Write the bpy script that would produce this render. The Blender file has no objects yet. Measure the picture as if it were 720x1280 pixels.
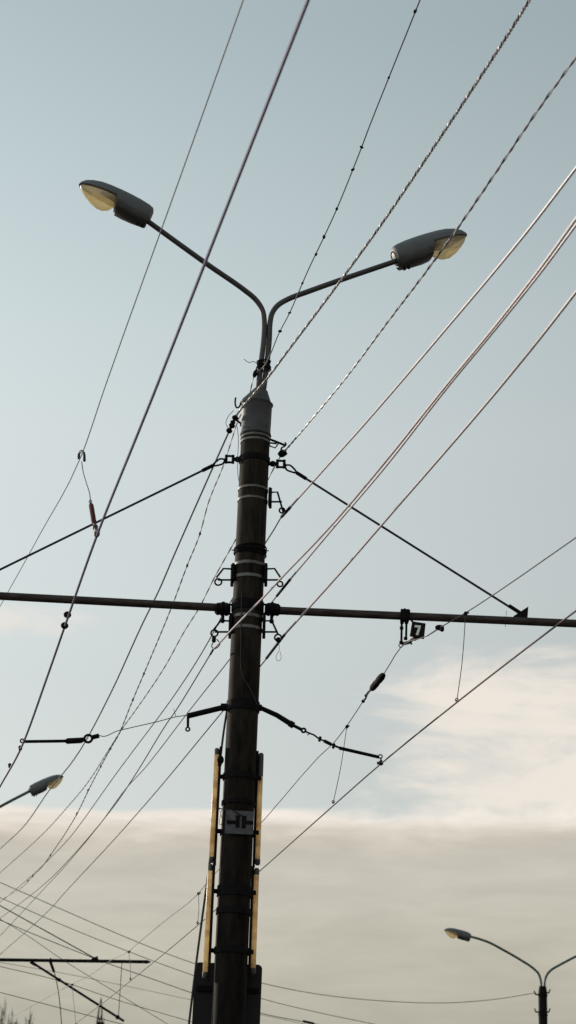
import bpy, math, random
from mathutils import Vector as V, Matrix
random.seed(7)
sc = bpy.context.scene
COL = sc.collection
R = math.radians

# ------------------------------------------------------------------ camera
CAM = V((0, 0, 1.6)); PITCH = R(21.5); ROLL = R(2.25); FPX = 2450.0
F = V((0, math.cos(PITCH), math.sin(PITCH)))
R0 = V((1, 0, 0)); U0 = V((0, -math.sin(PITCH), math.cos(PITCH)))
RR = R0 * math.cos(ROLL) + U0 * math.sin(ROLL)
UU = -R0 * math.sin(ROLL) + U0 * math.cos(ROLL)
cd = bpy.data.cameras.new('camera'); cam = bpy.data.objects.new('camera', cd); COL.objects.link(cam)
cd.sensor_fit = 'VERTICAL'; cd.sensor_height = 36; cd.lens = FPX / 1280 * 36
cd.clip_start = 0.1; cd.clip_end = 6000
cam.matrix_world = Matrix(((RR.x, UU.x, -F.x, CAM.x), (RR.y, UU.y, -F.y, CAM.y), (RR.z, UU.z, -F.z, CAM.z), (0, 0, 0, 1)))
cd.dof.use_dof = True; cd.dof.focus_distance = 20.4; cd.dof.aperture_fstop = 3.0
sc.camera = cam

def ray(px, py):
    return F + RR * ((px - 360) / FPX) + UU * ((640 - py) / FPX)
def at(px, py, Y):                                   # measured point at ground distance Y
    d = ray(px, py); return CAM + d * (Y / d.y)
def onplane(px, py, P0, dr):                         # measured point in the vertical plane through P0 along dr
    n = V((dr[1], -dr[0], 0)); d = ray(px, py)
    return CAM + d * (n.dot(P0 - CAM) / n.dot(d))
HEAD = R(13.5)
TRK = V((-math.sin(HEAD), math.cos(HEAD), 0))        # direction of the tram line
LAT = V((math.cos(HEAD), math.sin(HEAD), 0))         # across it

# ------------------------------------------------------------------ materials
def mat(name, c, rough=.6, metal=0, var=.25, scale=6, c2=None, bump=0, spec=.5, stretch=(1, 1, 1)):
    m = bpy.data.materials.new(name); m.use_nodes = True; nt = m.node_tree; N = nt.nodes; L = nt.links
    b = N['Principled BSDF']; b.inputs['Roughness'].default_value = rough; b.inputs['Metallic'].default_value = metal
    b.inputs['Specular IOR Level'].default_value = spec
    tc = N.new('ShaderNodeTexCoord'); mp = N.new('ShaderNodeMapping'); mp.inputs['Scale'].default_value = stretch
    L.new(tc.outputs['Object'], mp.inputs[0])
    nz = N.new('ShaderNodeTexNoise'); nz.inputs['Scale'].default_value = scale; nz.inputs['Detail'].default_value = 6
    nz.inputs['Roughness'].default_value = .65
    L.new(mp.outputs[0], nz.inputs['Vector'])
    rp = N.new('ShaderNodeValToRGB'); rp.color_ramp.elements[0].position = .32; rp.color_ramp.elements[1].position = .7
    a = [max(0, x * (1 - var)) for x in c]; d = c2 or [x * (1 + var) for x in c]
    rp.color_ramp.elements[0].color = (*a, 1); rp.color_ramp.elements[1].color = (*d, 1)
    L.new(nz.outputs['Fac'], rp.inputs[0]); L.new(rp.outputs[0], b.inputs['Base Color'])
    if bump:
        bp = N.new('ShaderNodeBump'); bp.inputs['Strength'].default_value = bump; bp.inputs['Distance'].default_value = .01
        L.new(nz.outputs['Fac'], bp.inputs['Height']); L.new(bp.outputs[0], b.inputs['Normal'])
    return m
def translucent(name, c, cdark, fac=.6, scale=9, gloss=.12, stretch=(1, 1, 1), clear=0):
    m = bpy.data.materials.new(name); m.use_nodes = True; nt = m.node_tree; N = nt.nodes; L = nt.links
    N.remove(N['Principled BSDF']); out = N['Material Output']
    tc = N.new('ShaderNodeTexCoord'); mp = N.new('ShaderNodeMapping'); mp.inputs['Scale'].default_value = stretch
    nz = N.new('ShaderNodeTexNoise'); nz.inputs['Scale'].default_value = scale; nz.inputs['Detail'].default_value = 5
    L.new(tc.outputs['Object'], mp.inputs[0]); L.new(mp.outputs[0], nz.inputs['Vector'])
    rp = N.new('ShaderNodeValToRGB'); rp.color_ramp.elements[0].position = .3; rp.color_ramp.elements[1].position = .65
    rp.color_ramp.elements[0].color = (*cdark, 1); rp.color_ramp.elements[1].color = (*c, 1); L.new(nz.outputs['Fac'], rp.inputs[0])
    t = N.new('ShaderNodeBsdfTranslucent'); d = N.new('ShaderNodeBsdfDiffuse'); g = N.new('ShaderNodeBsdfGlossy')
    g.inputs['Roughness'].default_value = .2
    L.new(rp.outputs[0], t.inputs[0]); L.new(rp.outputs[0], d.inputs[0])
    m1 = N.new('ShaderNodeMixShader'); m1.inputs[0].default_value = fac; L.new(d.outputs[0], m1.inputs[1]); L.new(t.outputs[0], m1.inputs[2])
    m2 = N.new('ShaderNodeMixShader'); m2.inputs[0].default_value = gloss; L.new(m1.outputs[0], m2.inputs[1]); L.new(g.outputs[0], m2.inputs[2])
    if clear:
        tr = N.new('ShaderNodeBsdfTransparent'); tr.inputs[0].default_value = (1, .9, .68, 1)
        m3 = N.new('ShaderNodeMixShader'); m3.inputs[0].default_value = clear; L.new(m2.outputs[0], m3.inputs[1]); L.new(tr.outputs[0], m3.inputs[2]); L.new(m3.outputs[0], out.inputs[0])
    else: L.new(m2.outputs[0], out.inputs[0])
    return m
M = dict(
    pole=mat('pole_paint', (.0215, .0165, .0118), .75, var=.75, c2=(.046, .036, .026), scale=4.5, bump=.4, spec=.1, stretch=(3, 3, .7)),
    cap=mat('cap_metal', (.07, .071, .07), .55, .1, var=.25, scale=7, spec=.35),
    arm=mat('arm_metal', (.06, .055, .055), .5, .2, var=.25, scale=8),
    housing=mat('housing_grey', (.12, .128, .132), .5, 0, var=.14, scale=9, spec=.4),
    under=mat('housing_dark', (.06, .056, .052), .55, 0, var=.2, scale=9),
    iron=mat('black_iron', (.010, .009, .0105), .75, 0, var=.4, scale=14, spec=.08),
    boom=mat('boom_steel', (.022, .018, .017), .65, 0, var=.55, scale=11, c2=(.085, .060, .048), stretch=(.5, 3, 3), spec=.3),
    strap=mat('galvanised_strap', (.115, .11, .10), .4, .4, var=.5, scale=14),
    wire=mat('dark_wire', (.022, .021, .024), .5, 0, var=.3, scale=5),
    copper=mat('contact_wire_copper', (.17, .145, .27), .5, .1, var=.2, scale=5),
    redwire=mat('weathered_copper', (.07, .038, .034), .5, .2, var=.3, scale=5),
    greywire=mat('grey_wire', (.12, .12, .13), .55, 0, var=.2, scale=4),
    tail=mat('unlit_hazed_wire', (.05, .045, .045), .6, 0, var=.3, scale=4, spec=.3),  # colour carries the cables' unlit far run, and haze on distant wires
    cable=mat('grey_cable', (.62, .53, .555), .45, 0, var=.15, scale=4, spec=.5),
    pale=mat('glint_strand', (.66, .58, .59), .4, 0, var=.15, scale=4),  # pale tone paints the sun glints on the twisted cables
    brown=mat('brown_strand', (.075, .052, .055), .45, 0, var=.25, scale=4),
    red=mat('red_insulator', (.075, .015, .013), .75, 0, var=.4, scale=18, spec=.1),
    plate=mat('plate_grey', (.085, .084, .092), .7, 0, var=.55, scale=11),
    white=mat('white_paint', (.93, .92, .90), .6, 0, var=.1, scale=20),
    rod=mat('rod_steel', (.026, .023, .038), .6, 0, var=.3, scale=5, spec=.2),
    rust=mat('rusty_clamp', (.5, .31, .23), .6, .2, var=.4, scale=30),
    sign=mat('sign_back', (.014, .014, .0135), .6, 0, var=.3, scale=5, spec=.25),
    board=mat('number_board', (.016, .013, .012), .75, 0, var=.35, scale=25, spec=.1),
    green=mat('green_pole_paint', (.028, .075, .058), .5, 0, var=.3, scale=3),
    hazed_bark=mat('hazed_bark', (.30, .28, .24), .9, 0, var=.3, scale=3),  # tree colour lightened to suggest distance haze
    leaf=mat('leaf', (.12, .115, .08), .8, 0, var=.4, scale=2),
    ground=mat('asphalt_ground', (.055, .053, .05), .9, 0, var=.3, scale=.8, bump=.3),
    tube=translucent('ochre_plastic', (1.0, .83, .52), (.66, .47, .26), .55, 6, .03, stretch=(1, 1, 2.2)),
    glass=translucent('yellowed_glass', (.98, .86, .58), (.86, .69, .40), .62, 4, .12, clear=.34),
)

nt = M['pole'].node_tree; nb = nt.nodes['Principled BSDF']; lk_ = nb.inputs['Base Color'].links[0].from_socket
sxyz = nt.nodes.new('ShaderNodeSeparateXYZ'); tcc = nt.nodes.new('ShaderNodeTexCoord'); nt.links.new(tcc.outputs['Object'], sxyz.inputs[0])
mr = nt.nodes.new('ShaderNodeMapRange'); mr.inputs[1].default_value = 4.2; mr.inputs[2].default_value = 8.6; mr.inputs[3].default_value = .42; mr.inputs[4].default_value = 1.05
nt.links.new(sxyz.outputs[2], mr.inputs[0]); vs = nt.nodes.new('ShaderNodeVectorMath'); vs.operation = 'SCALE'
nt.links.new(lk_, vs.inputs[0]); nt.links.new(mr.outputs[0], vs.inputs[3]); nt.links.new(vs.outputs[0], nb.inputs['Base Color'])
# ------------------------------------------------------------------ mesh building
BASE = {}
class MB:
    def __init__(s): s.v = []; s.f = []
    def tube(s, pts, r, n=8, closed=False, cap=True):
        pts = [V(p) for p in pts]; k = len(pts); rs = r if isinstance(r, (list, tuple)) else [r] * k
        b0 = len(s.v); prev = None
        for i, p in enumerate(pts):
            if closed: t = pts[(i + 1) % k] - pts[i - 1]
            else: t = pts[min(i + 1, k - 1)] - pts[max(i - 1, 0)]
            if t.length < 1e-9: t = V((0, 0, 1))
            t.normalize()
            if prev is None:
                a = V((0, 0, 1)) if abs(t.z) < .9 else V((1, 0, 0)); a = (a - t * a.dot(t)).normalized()
            else: a = (prev - t * prev.dot(t)).normalized()
            prev = a; b = t.cross(a)
            for j in range(n):
                q = 2 * math.pi * j / n; s.v.append(p + (a * math.cos(q) + b * math.sin(q)) * rs[i])
        for i in range(k if closed else k - 1):
            i2 = (i + 1) % k
            for j in range(n):
                j2 = (j + 1) % n; s.f.append((b0 + i * n + j, b0 + i * n + j2, b0 + i2 * n + j2, b0 + i2 * n + j))
        if cap and not closed:
            s.f.append(tuple(b0 + j for j in reversed(range(n)))); s.f.append(tuple(b0 + (k - 1) * n + j for j in range(n)))
        return s
    def ring(s, c, nrm, Rr, r, m=18, n=6, sx=1.0):
        nrm = V(nrm).normalized(); a = nrm.orthogonal().normalized(); b = nrm.cross(a)
        if abs(a.z) > abs(b.z): a, b = b, a
        return s.tube([V(c) + a * math.cos(2 * math.pi * i / m) * Rr * sx + b * math.sin(2 * math.pi * i / m) * Rr for i in range(m)], r, n, True)
    def ball(s, c, r, sz=1.0, ax=V((0, 0, 1)), n=10):
        k = 7; pts = []; rs = []
        for i in range(k):
            q = math.pi * (i / (k - 1)); pts.append(V(c) - ax * math.cos(q) * r * sz); rs.append(max(.0004, r * math.sin(q)))
        return s.tube(pts, rs, n)
    def box(s, c, X, Y, Z, hx, hy, hz, bev=0):
        b0 = len(s.v); c = V(c); X = V(X).normalized(); Y = V(Y).normalized(); Z = V(Z).normalized()
        for sx in (-1, 1):
            for sy in (-1, 1):
                for sz in (-1, 1): s.v.append(c + X * hx * sx + Y * hy * sy + Z * hz * sz)
        for q in ((0, 1, 3, 2), (4, 6, 7, 5), (0, 4, 5, 1), (2, 3, 7, 6), (0, 2, 6, 4), (1, 5, 7, 3)): s.f.append(tuple(b0 + i for i in q))
        return s
    def prism(s, poly, th):                           # poly: 3D points in a plane; extruded by vector th
        b0 = len(s.v); k = len(poly)
        for p in poly: s.v.append(V(p))
        for p in poly: s.v.append(V(p) + th)
        s.f.append(tuple(b0 + i for i in reversed(range(k)))); s.f.append(tuple(b0 + k + i for i in range(k)))
        for i in range(k): j = (i + 1) % k; s.f.append((b0 + i, b0 + j, b0 + k + j, b0 + k + i))
        return s
    def band(s, c, r, h, th, m=36):                   # annular strap around a vertical pole
        b0 = len(s.v)
        for i in range(m):
            q = 2 * math.pi * i / m; d = V((math.cos(q), math.sin(q), 0))
            for rr, zz in ((r, -h), (r + th, -h), (r + th, h), (r, h)): s.v.append(V(c) + d * rr + V((0, 0, zz)))
        for i in range(m):
            i2 = (i + 1) % m
            for j in range(4): j2 = (j + 1) % 4; s.f.append((b0 + i * 4 + j, b0 + i2 * 4 + j, b0 + i2 * 4 + j2, b0 + i * 4 + j2))
        return s
    def build(s, name, m, parent=None, smooth=True, base=None):
        if parent is not None: base = BASE[parent.name]
        elif base is None:
            lo = V([min(v[i] for v in s.v) for i in range(3)]); hi = V([max(v[i] for v in s.v) for i in range(3)])
            base = V(((lo.x + hi.x) / 2, (lo.y + hi.y) / 2, lo.z))
        me = bpy.data.meshes.new(name); me.from_pydata([tuple(v - base) for v in s.v], [], s.f); me.update()
        mm = M[m]; me.materials.append(mm)
        if smooth:
            me.polygons.foreach_set('use_smooth', [True] * len(me.polygons)); me.set_sharp_from_angle(angle=R(40))
        o = bpy.data.objects.new(name, me); COL.objects.link(o)
        if parent is not None: o.parent = parent
        else: o.location = base
        BASE[o.name] = base
        return o
def build_each(mb, name, m, parent, smooth=True):
    par = list(range(len(mb.v)))
    def find(i):
        while par[i] != i: par[i] = par[par[i]]; i = par[i]
        return i
    for f in mb.f:
        r_ = find(f[0])
        for i in f[1:]: par[find(i)] = r_
    grp = {}
    for f in mb.f: grp.setdefault(find(f[0]), []).append(f)
    for fs in grp.values():
        idx = {}; o = MB()
        for f in fs:
            for i in f:
                if i not in idx: idx[i] = len(o.v); o.v.append(mb.v[i])
            o.f.append(tuple(idx[i] for i in f))
        o.build(name, m, parent, smooth)
def tag(o, label, cat=None, group=None, kind=None):
    if label: o['label'] = label
    if cat: o['category'] = cat
    if group: o['group'] = group
    if kind: o['kind'] = kind
    return o
def thing(name, base, label, cat, group=None):
    o = bpy.data.objects.new(name, None); COL.objects.link(o); o.location = base; o.empty_display_size = .1
    BASE[o.name] = V(base); return tag(o, label, cat, group)
def smooth(pts, sub=8):
    pts = [V(p) for p in pts]
    if len(pts) < 3: return pts
    P = [pts[0] * 2 - pts[1]] + pts + [pts[-1] * 2 - pts[-2]]; out = []
    for i in range(1, len(P) - 2):
        p0, p1, p2, p3 = P[i - 1:i + 3]
        d1 = max((p2 - p1).length, 1e-6); d0 = max((p1 - p0).length, 1e-6); d2 = max((p3 - p2).length, 1e-6)
        m1 = ((p1 - p0) / d0 * d1 + (p2 - p1)) * .5; m2 = ((p3 - p2) / d2 * d1 + (p2 - p1)) * .5
        for k in range(sub):
            t = k / sub; t2 = t * t; t3 = t2 * t
            out.append(p1 * (2 * t3 - 3 * t2 + 1) + m1 * (t3 - 2 * t2 + t) + p2 * (-2 * t3 + 3 * t2) + m2 * (t3 - t2))
    out.append(pts[-1]); return out
def extend(pts, a=0, b=0):
    pts = [V(p) for p in pts]
    if a: pts = [pts[0] + (pts[0] - pts[1]).normalized() * a] + pts
    if b: pts = pts + [pts[-1] + (pts[-1] - pts[-2]).normalized() * b]
    return pts
def resample(pts, step):
    out = [pts[0]]; acc = 0
    for a, b in zip(pts, pts[1:]):
        d = (b - a).length; t = step - acc
        while t <= d and d > 0: out.append(a.lerp(b, t / d)); t += step
        acc = (acc + d) % step
    return out
def helix(pts, pitch, off, phase, per=10):
    q = resample(pts, pitch / per); out = []
    for i, p in enumerate(q):
        t = (q[min(i + 1, len(q) - 1)] - q[max(i - 1, 0)]).normalized()
        a = t.cross(V((0, 0, 1))).normalized(); b = a.cross(t)
        w = 2 * math.pi * i / per + phase
        out.append(p + (a * math.cos(w) + b * math.sin(w)) * off)
    return out
YDIR = V((0, 1, 0)); ZDIR = V((0, 0, 1)); XDIR = V((1, 0, 0))

# ------------------------------------------------------------------ ground
g = MB(); g.v = [V((-3000, -3000, 0)), V((3000, -3000, 0)), V((3000, 3000, 0)), V((-3000, 3000, 0))]; g.f = [(0, 1, 2, 3)]
tag(g.build('ground', 'ground', smooth=False, base=V((0, 0, 0))), 'grey asphalt ground under the tram line', kind='structure')

# ------------------------------------------------------------------ main lamp pole
PY = 19.0
PX = at(307.6, 800, PY).x
P0 = V((PX, PY, 0))
def axpx(py): return 321.6 - (py - 530) * .0485
def zrow(py): return at(axpx(py), py, PY).z
def prad(z):
    z1, z2 = zrow(530), zrow(1100)
    return .158 + (.1525 - .158) * (z - z2) / (z1 - z2)
def A(py, dx=0): return V((PX + dx, PY, zrow(py)))
pole = thing('lamp_pole', P0, 'tall dark utility pole with two lamp arms, standing in the middle of the picture', 'lamp pole', 'street lamp poles')
zt = zrow(543)
b = MB(); zs = [0, .02] + [i * zt / 10 for i in range(1, 11)]
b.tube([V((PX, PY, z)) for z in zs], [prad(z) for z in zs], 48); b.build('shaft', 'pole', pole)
# metal cap: tapered sleeve and cone
b = MB(); z5, zb, zc = zrow(505), zrow(546), zrow(488)
b.tube([V((PX, PY, zb)), V((PX, PY, zb + .012)), V((PX, PY, zb + .05)), V((PX, PY, z5 - .03)), V((PX, PY, z5 - .012)), V((PX, PY, z5)), V((PX + .035, PY, zc))],
       [.160, .167, .156, .161, .174, .168, .075], 40)
b.build('cap', 'cap', pole)
b = MB(); b.ball(at(333, 533, PY - .155), .008); b.ball(at(310, 534, PY - .15), .006); b.tube([at(303, 532, PY), at(300, 531.5, PY)], .012, 8); build_each(b, 'bolt', 'iron', pole)

def lamp_head(neck, tip, side, parent, width=1.0, hm='housing'):
    X = (tip - neck); Ln = X.length; X.normalize(); Yl = ZDIR.cross(X).normalized(); Z = X.cross(Yl)
    S = Ln; VS = 1.3
    st = [(0, .065, .06, .055), (.02, .10, .085, .085), (.08, .118, .10, .108), (.2, .135, .112, .118), (.36, .150, .118, .112), (.47, .156, .119, .085),
          (.50, .157, .118, .012), (.62, .155, .118, .006), (.74, .143, .112, .004), (.85, .118, .094, .003), (.93, .088, .068, .002), (.98, .052, .036, .002), (1.0, .012, .008, .001)]
    b = MB(); n = 24
    for (x, w, ht, hb) in st:
        for j in range(n):
            q = 2 * math.pi * j / n; cy, cz = math.cos(q), math.sin(q)
            e = .75 if cz < 0 else .9
            yy = math.copysign(abs(cy) ** e, cy) * w * width; zz = math.copysign(abs(cz) ** e, cz) * (ht if cz > 0 else hb)
            b.v.append(neck + (X * x + Yl * yy * 1.12 + Z * zz * VS) * S)
    for i in range(len(st) - 1):
        for j in range(n): j2 = (j + 1) % n; b.f.append((i * n + j, i * n + j2, (i + 1) * n + j2, (i + 1) * n + j))
    b.f.append(tuple(reversed(range(n)))); b.f.append(tuple((len(st) - 1) * n + j for j in range(n)))
    h = b.build('lamp_head', hm, parent)
    # glass bowl
    b = MB(); st2 = [(.485, .10, .005), (.495, .13, .06), (.53, .143, .115), (.60, .145, .15), (.68, .138, .155), (.77, .120, .13), (.86, .092, .09), (.93, .058, .05), (.965, .03, .02), (.98, .008, .006)]
    m = 13
    for (x, w, hb) in st2:
        for j in range(m):
            q = math.pi * j / (m - 1); b.v.append(neck + (X * x + Yl * math.cos(q) * w * width - Z * (math.sin(q) ** .85 * hb * 1.28 + .004)) * S)
    for i in range(len(st2) - 1):
        for j in range(m - 1): b.f.append((i * m + j, (i + 1) * m + j, (i + 1) * m + j + 1, i * m + j + 1))
    b.build('lamp_glass', 'glass', h)
    b = MB(); b.tube([neck + (X * x - Z * .045) * S for x in (.50, .54, .60, .70, .78, .80)], [.02 * S, .022 * S, .038 * S, .04 * S, .025 * S, .006 * S], 10); b.build('bulb', 'white', h)
    # lower gear tray and clips
    b = MB(); st3 = [(.015, .085, .01), (.03, .105, .026), (.2, .125, .03), (.34, .135, .026), (.44, .14, .012)]
    m = 11
    for (x, w, hb) in st3:
        for j in range(m):
            q = math.pi * j / (m - 1); b.v.append(neck + (X * x + Yl * math.cos(q) * w * 1.03 * width - Z * (.075 + math.sin(q) ** .6 * (hb + .03)) * 1.3) * S)
    for i in range(len(st3) - 1):
        for j in range(m - 1): b.f.append((i * m + j, (i + 1) * m + j, (i + 1) * m + j + 1, i * m + j + 1))
    b.build('gear_tray', 'under', h)
    b = MB()
    for x in (.06, .12): b.box(neck + (X * x - Z * .185) * S, X, Yl, Z, .014 * S, .012 * S, .012 * S)
    b.ring(neck + (X * .005) * S, X, .06 * S, .012 * S, 14, 6)
    build_each(b, 'latch', 'iron', h, smooth=False)
    return h

PA = V((PX + .035, PY, 0))
def arm_pts(pl): return smooth([onplane(x, y, PA, LAT) for x, y in pl], 8)
for pl, neck, tip in (([(322.5, 490), (325.5, 460), (329.5, 425), (330.3, 404), (328, 388), (320, 375), (306, 363), (260, 331), (188, 279)], (189, 271), (98.5, 230.5)),
                      ([(329, 490), (333, 460), (336.5, 425), (337.5, 404), (340, 392), (347, 382), (360, 374), (385, 364.5), (430, 348.5), (496, 326)], (492, 321), (583.5, 295))):
    ap = extend(arm_pts(pl), 0, .07); b = MB(); b.tube(ap, .030, 12)
    b.build('lamp_arm', 'arm', pole)
    lamp_head(onplane(*neck, PA, LAT), onplane(*tip, PA, LAT), 0, pole)
# wire tangle tied around the arm pipes
b = MB()
for k in range(7):
    zc_ = at(329.5, 452 + k * 1.6, PY).z; c = V((at(329.6, 455, PY).x, PY, zc_))
    b.ring(c, V((random.uniform(-.2, .2), random.uniform(-.2, .2), 1)), .066 + random.uniform(0, .012), .007, 20, 5)
b.ball(at(319, 467, PY - .03), .026, 1.9, (at(321, 461, PY) - at(317, 473, PY)).normalized()); b.ball(at(336, 460, PY - .05), .02)
b.tube(smooth([at(323, 456, PY - .05), at(317, 452, PY - .08), at(311, 453, PY - .1), at(305, 449, PY - .1)], 6), .0035, 5)
b.build('tie_wire', 'iron', pole)

def band(py, name='strap', m='strap', h=.013, th=.006, dr=0.0):
    b = MB(); z = zrow(py); b.band(V((PX, PY, z)), prad(z) + dr, h, th)
    return b.build(name, m, pole)
# straps (pairs hold the hook brackets)
for py in (548.5, 554): band(py, h=.012)
for py in (613.5, 627): band(py, h=.012)
for py in (708, 724): band(py, h=.016)
for py in (773.5, 788): band(py, h=.016)
for py, h in ((576, .03), (759, .05), (884, .05), (690, .02)): band(py, 'clamp_collar', 'iron', h, .012)
for py, h in ((972, .03), (1005, .02), (1042, .022), (1115, .05), (1140, .03), (1189, .03)): band(py, 'clamp_collar', 'iron', h, .010, .002)
# rough rope of old wire at 690
b = MB()
for k in range(4):
    z = zrow(687 + k * 2.2); b.ring(V((PX, PY, z)), V((random.uniform(-.08, .08), random.uniform(-.08, .08), 1)), prad(z) + .012, .008, 30, 5)
for k in range(9):
    q = -.3 - k * .33; d = V((math.cos(q), math.sin(q), 0)); z = zrow(690)
    b.tube([V((PX, PY, z)) + d * (prad(z)), V((PX, PY, z + random.uniform(-.07, .05))) + d * (prad(z) + random.uniform(.02, .06))], .006, 5)
b.build('tie_wire', 'iron', pole)

def bracket(side, py1, py2, xe, tippx, tippy, ringpx=None, ringpy=None, rr=.035):
    """wire triangle bracket between strap rows py1 and py2, ending in an eye"""
    b = MB(); r = .0105
    e1 = at(xe, py1 + (py2 - py1) * .25, PY); e2 = at(xe, py2 - (py2 - py1) * .1, PY); tip = at(tippx, tippy, PY)
    mid = at(tippx + (xe - tippx) * .45, py1 + (py2 - py1) * .25 - 0.5, PY)
    b.tube([e1, mid, tip], r, 6); b.tube([e2, at(tippx + (xe - tippx) * .1, py2 - (py2 - py1) * .1, PY)], r, 6)
    b.tube([e1 + V((0, .03, .06)), e2 + V((0, .03, -.06))], .016, 6)
    if ringpx: b.ring(at(ringpx, ringpy, PY), YDIR, rr, r * .9, 16, 6)
    return b.build('hook_bracket', 'iron', pole)
bracket(1, 611, 629, 338, 354, 640, 352.5, 638, .028)
bracket(-1, 706, 727, 290, 270.5, 722, 272.8, 727.5)
bracket(1, 706, 727, 332.5, 352, 724, 350, 730, .028)
bracket(-1, 771, 792, 287.5, 266.5, 788, 268, 791.5)
bracket(1, 771, 792, 330, 347.5, 793, 347.5, 797, .034)
# side plates the brackets are bolted to
for x, y, h in ((337, 621, 9.5), (291.5, 716.5, 10.5), (332, 716.5, 10.5), (288, 781, 11.5), (330.2, 781, 11.5)):
    c = at(x, y, PY - .03); b = MB(); b.box(c, XDIR, YDIR, ZDIR, .014, .07, h * 20.3 / FPX)
    b.build('bracket_plate', 'iron', pole, smooth=False)
# upper right bracket with insulator for the twisted cable
b = MB(); b.tube([at(337, 549, PY), at(345, 552, PY), at(356, 556.5, PY)], .013, 6); b.tube([at(336, 557, PY), at(344, 560, PY), at(349, 553, PY)], .008, 6)
b.tube([at(337, 553.5, PY), at(346, 554.5, PY)], .01, 6)
b.tube(smooth([at(351, 565, PY), at(352, 560, PY), at(356, 557.5, PY), at(357.5, 555, PY), at(356, 553, PY)], 5), .009, 6)
b.build('hook_bracket', 'iron', pole)
b = MB(); ax = (at(357, 564, PY) - at(349, 570, PY)).normalized()
b.tube([at(349.5, 564, PY), at(350.5, 565, PY), at(353, 568, PY), at(355, 570, PY)], [.012, .04, .038, .02], 12); b.tube([at(349, 570, PY), at(353, 567.5, PY), at(357.5, 565, PY)], [.02, .035, .03], 12)
b.build('insulator', 'iron', pole)
# insulator stack and iron hook left of the cap
b = MB()
for x, y, r in ((294, 522.5, .038), (291, 528, .03), (290, 532, .036), (286.5, 538.5, .036)):
    b.ball(at(x, y, PY - .03), r, .75, (at(300, 510, PY) - at(285, 543, PY)).normalized())
b.tube([at(295.5, 519, PY - .03), at(285.5, 541, PY - .03)], .016, 8)
b.build('insulator', 'iron', pole)
b = MB(); b.tube(smooth([at(294.5, 497, PY - .02), at(294, 505, PY - .02), at(296, 509.5, PY - .02), at(299, 508.5, PY - .02), at(302, 502, PY - .02), at(305.5, 500.5, PY - .02), at(307, 503, PY - .02)], 5), .0095, 7)
b.tube([at(294, 524, PY), at(304, 531.5, PY)], .012, 6)
build_each(b, 'iron_hook', 'iron', pole)
b = MB(); b.tube(smooth([at(292, 513, PY - .02), at(285, 521, PY - .02), at(282.5, 530, PY - .02), at(287, 537, PY - .02)], 5), .0035, 5)
b.tube(smooth([at(296.5, 533, PY - .03), at(298, 550, PY - .03), at(297, 575, PY - .03), at(297.5, 595, PY - .03), at(301, 611, PY - .03)], 6), .0035, 5)
b.tube(smooth([at(302, 740, PY - .165), at(301, 800, PY - .165), at(303, 845, PY - .17), at(312, 860, PY - .17), at(321, 880, PY - .13)], 8), .005, 5)
build_each(b, 'loose_wire', 'wire', pole)
b = MB(); b.tube(smooth([at(348, 800, PY), at(349, 812, PY), at(345, 822, PY), at(347, 826, PY), at(351, 824, PY), at(350, 814, PY)], 6), .0025, 5); build_each(b, 'loose_wire', 'wire', pole)

# ochre light tubes on dark rails, two on each side
def batten(top, bot, side):
    yo = PY - .04 if side < 0 else PY + .05; pt = at(*top, yo); pb = at(*bot, yo)
    b = MB(); b.tube([pt, pt.lerp(pb, .012), pb.lerp(pt, .012), pb], [.022, .0245, .0245, .022], 14)
    o = b.build('light_tube', 'tube', pole)
    b = MB(); ax = (pt - pb).normalized()
    b.tube([pt + ax * .045, pt + ax * .03, pt - ax * .02], [.018, .026, .026], 12); b.tube([pb - ax * .035, pb - ax * .02, pb + ax * .02], [.018, .026, .026], 12)
    if side > 0 and top[1] < 1000: b.tube([pt, pt - ax * .19], .0265, 12)
    build_each(b, 'end_cap', 'under', o)
    b = MB(); off = V((-side * .037, -.004 if side < 0 else -.012, 0)); b.box((pt + pb) / 2 + off, XDIR, YDIR, ax, .0125, .02, (pt - pb).length / 2 + .06)
    b.build('rail', 'iron', o, smooth=False)
batten((271, 941), (264, 1074), -1); batten((262.7, 1086), (256.3, 1218), -1)
batten((326.3, 947), (322, 1077), 1); batten((320.8, 1091), (316.4, 1213), 1)
for y in (972, 1040, 1115, 1189):
    b = MB(); c = V((PX, PY - .02, zrow(y) - .003)); w = .215 if y > 960 else .2
    b.box(c, XDIR, YDIR, ZDIR, w * (1 if y < 1100 else .98), .014, .02); b.build('cross_bar', 'iron', pole, smooth=False)
b = MB(); b.ball(at(275.5, 950, PY - .05), .036, 1.3); b.ball(at(274.5, 956, PY - .05), .022); b.tube(smooth([at(274, 1010, PY - .1), at(277, 1030, PY - .1), at(275, 1031, PY - .1), at(277, 1012, PY - .1)], 5), .003, 5)
build_each(b, 'cable_joint', 'iron', pole)
b = MB(); b.tube(smooth([at(273, 1010, PY - .06), at(281, 1012, PY - .15), at(290, 1013, PY - .19), at(303, 1020, PY - .2)], 5), .006, 5)
build_each(b, 'loose_wire', 'wire', pole)
# grey marking plate: two dark T marks face to face
pl = MB(); c = at(299.3, 1028, PY - .188); Xp = RR.copy(); Xp.y = 0; Xp.normalize(); Xp = V((math.cos(.01), math.sin(.01), 0)); k = 19.2 / FPX
pl.box(c, Xp, YDIR, ZDIR, 17.6 * k, .004, 14.5 * k); po = pl.build('marking_plate', 'plate', pole, smooth=False)
b = MB()
for dx, dy, hx, hy in ((-9.4, .3, 6.0, 2.3), (-2.2, -1, 2.5, 7.6), (5.6, -.5, 2.7, 7.8), (12.4, 0, 4.6, 2.3)):
    b.box(c + Xp * dx * k + ZDIR * (-dy) * k + V((0, -.006, 0)), Xp, YDIR, ZDIR, hx * k, .002 if hx > hy else .0026, hy * k)
b.build('sign_mark', 'iron', po, smooth=False)

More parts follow.
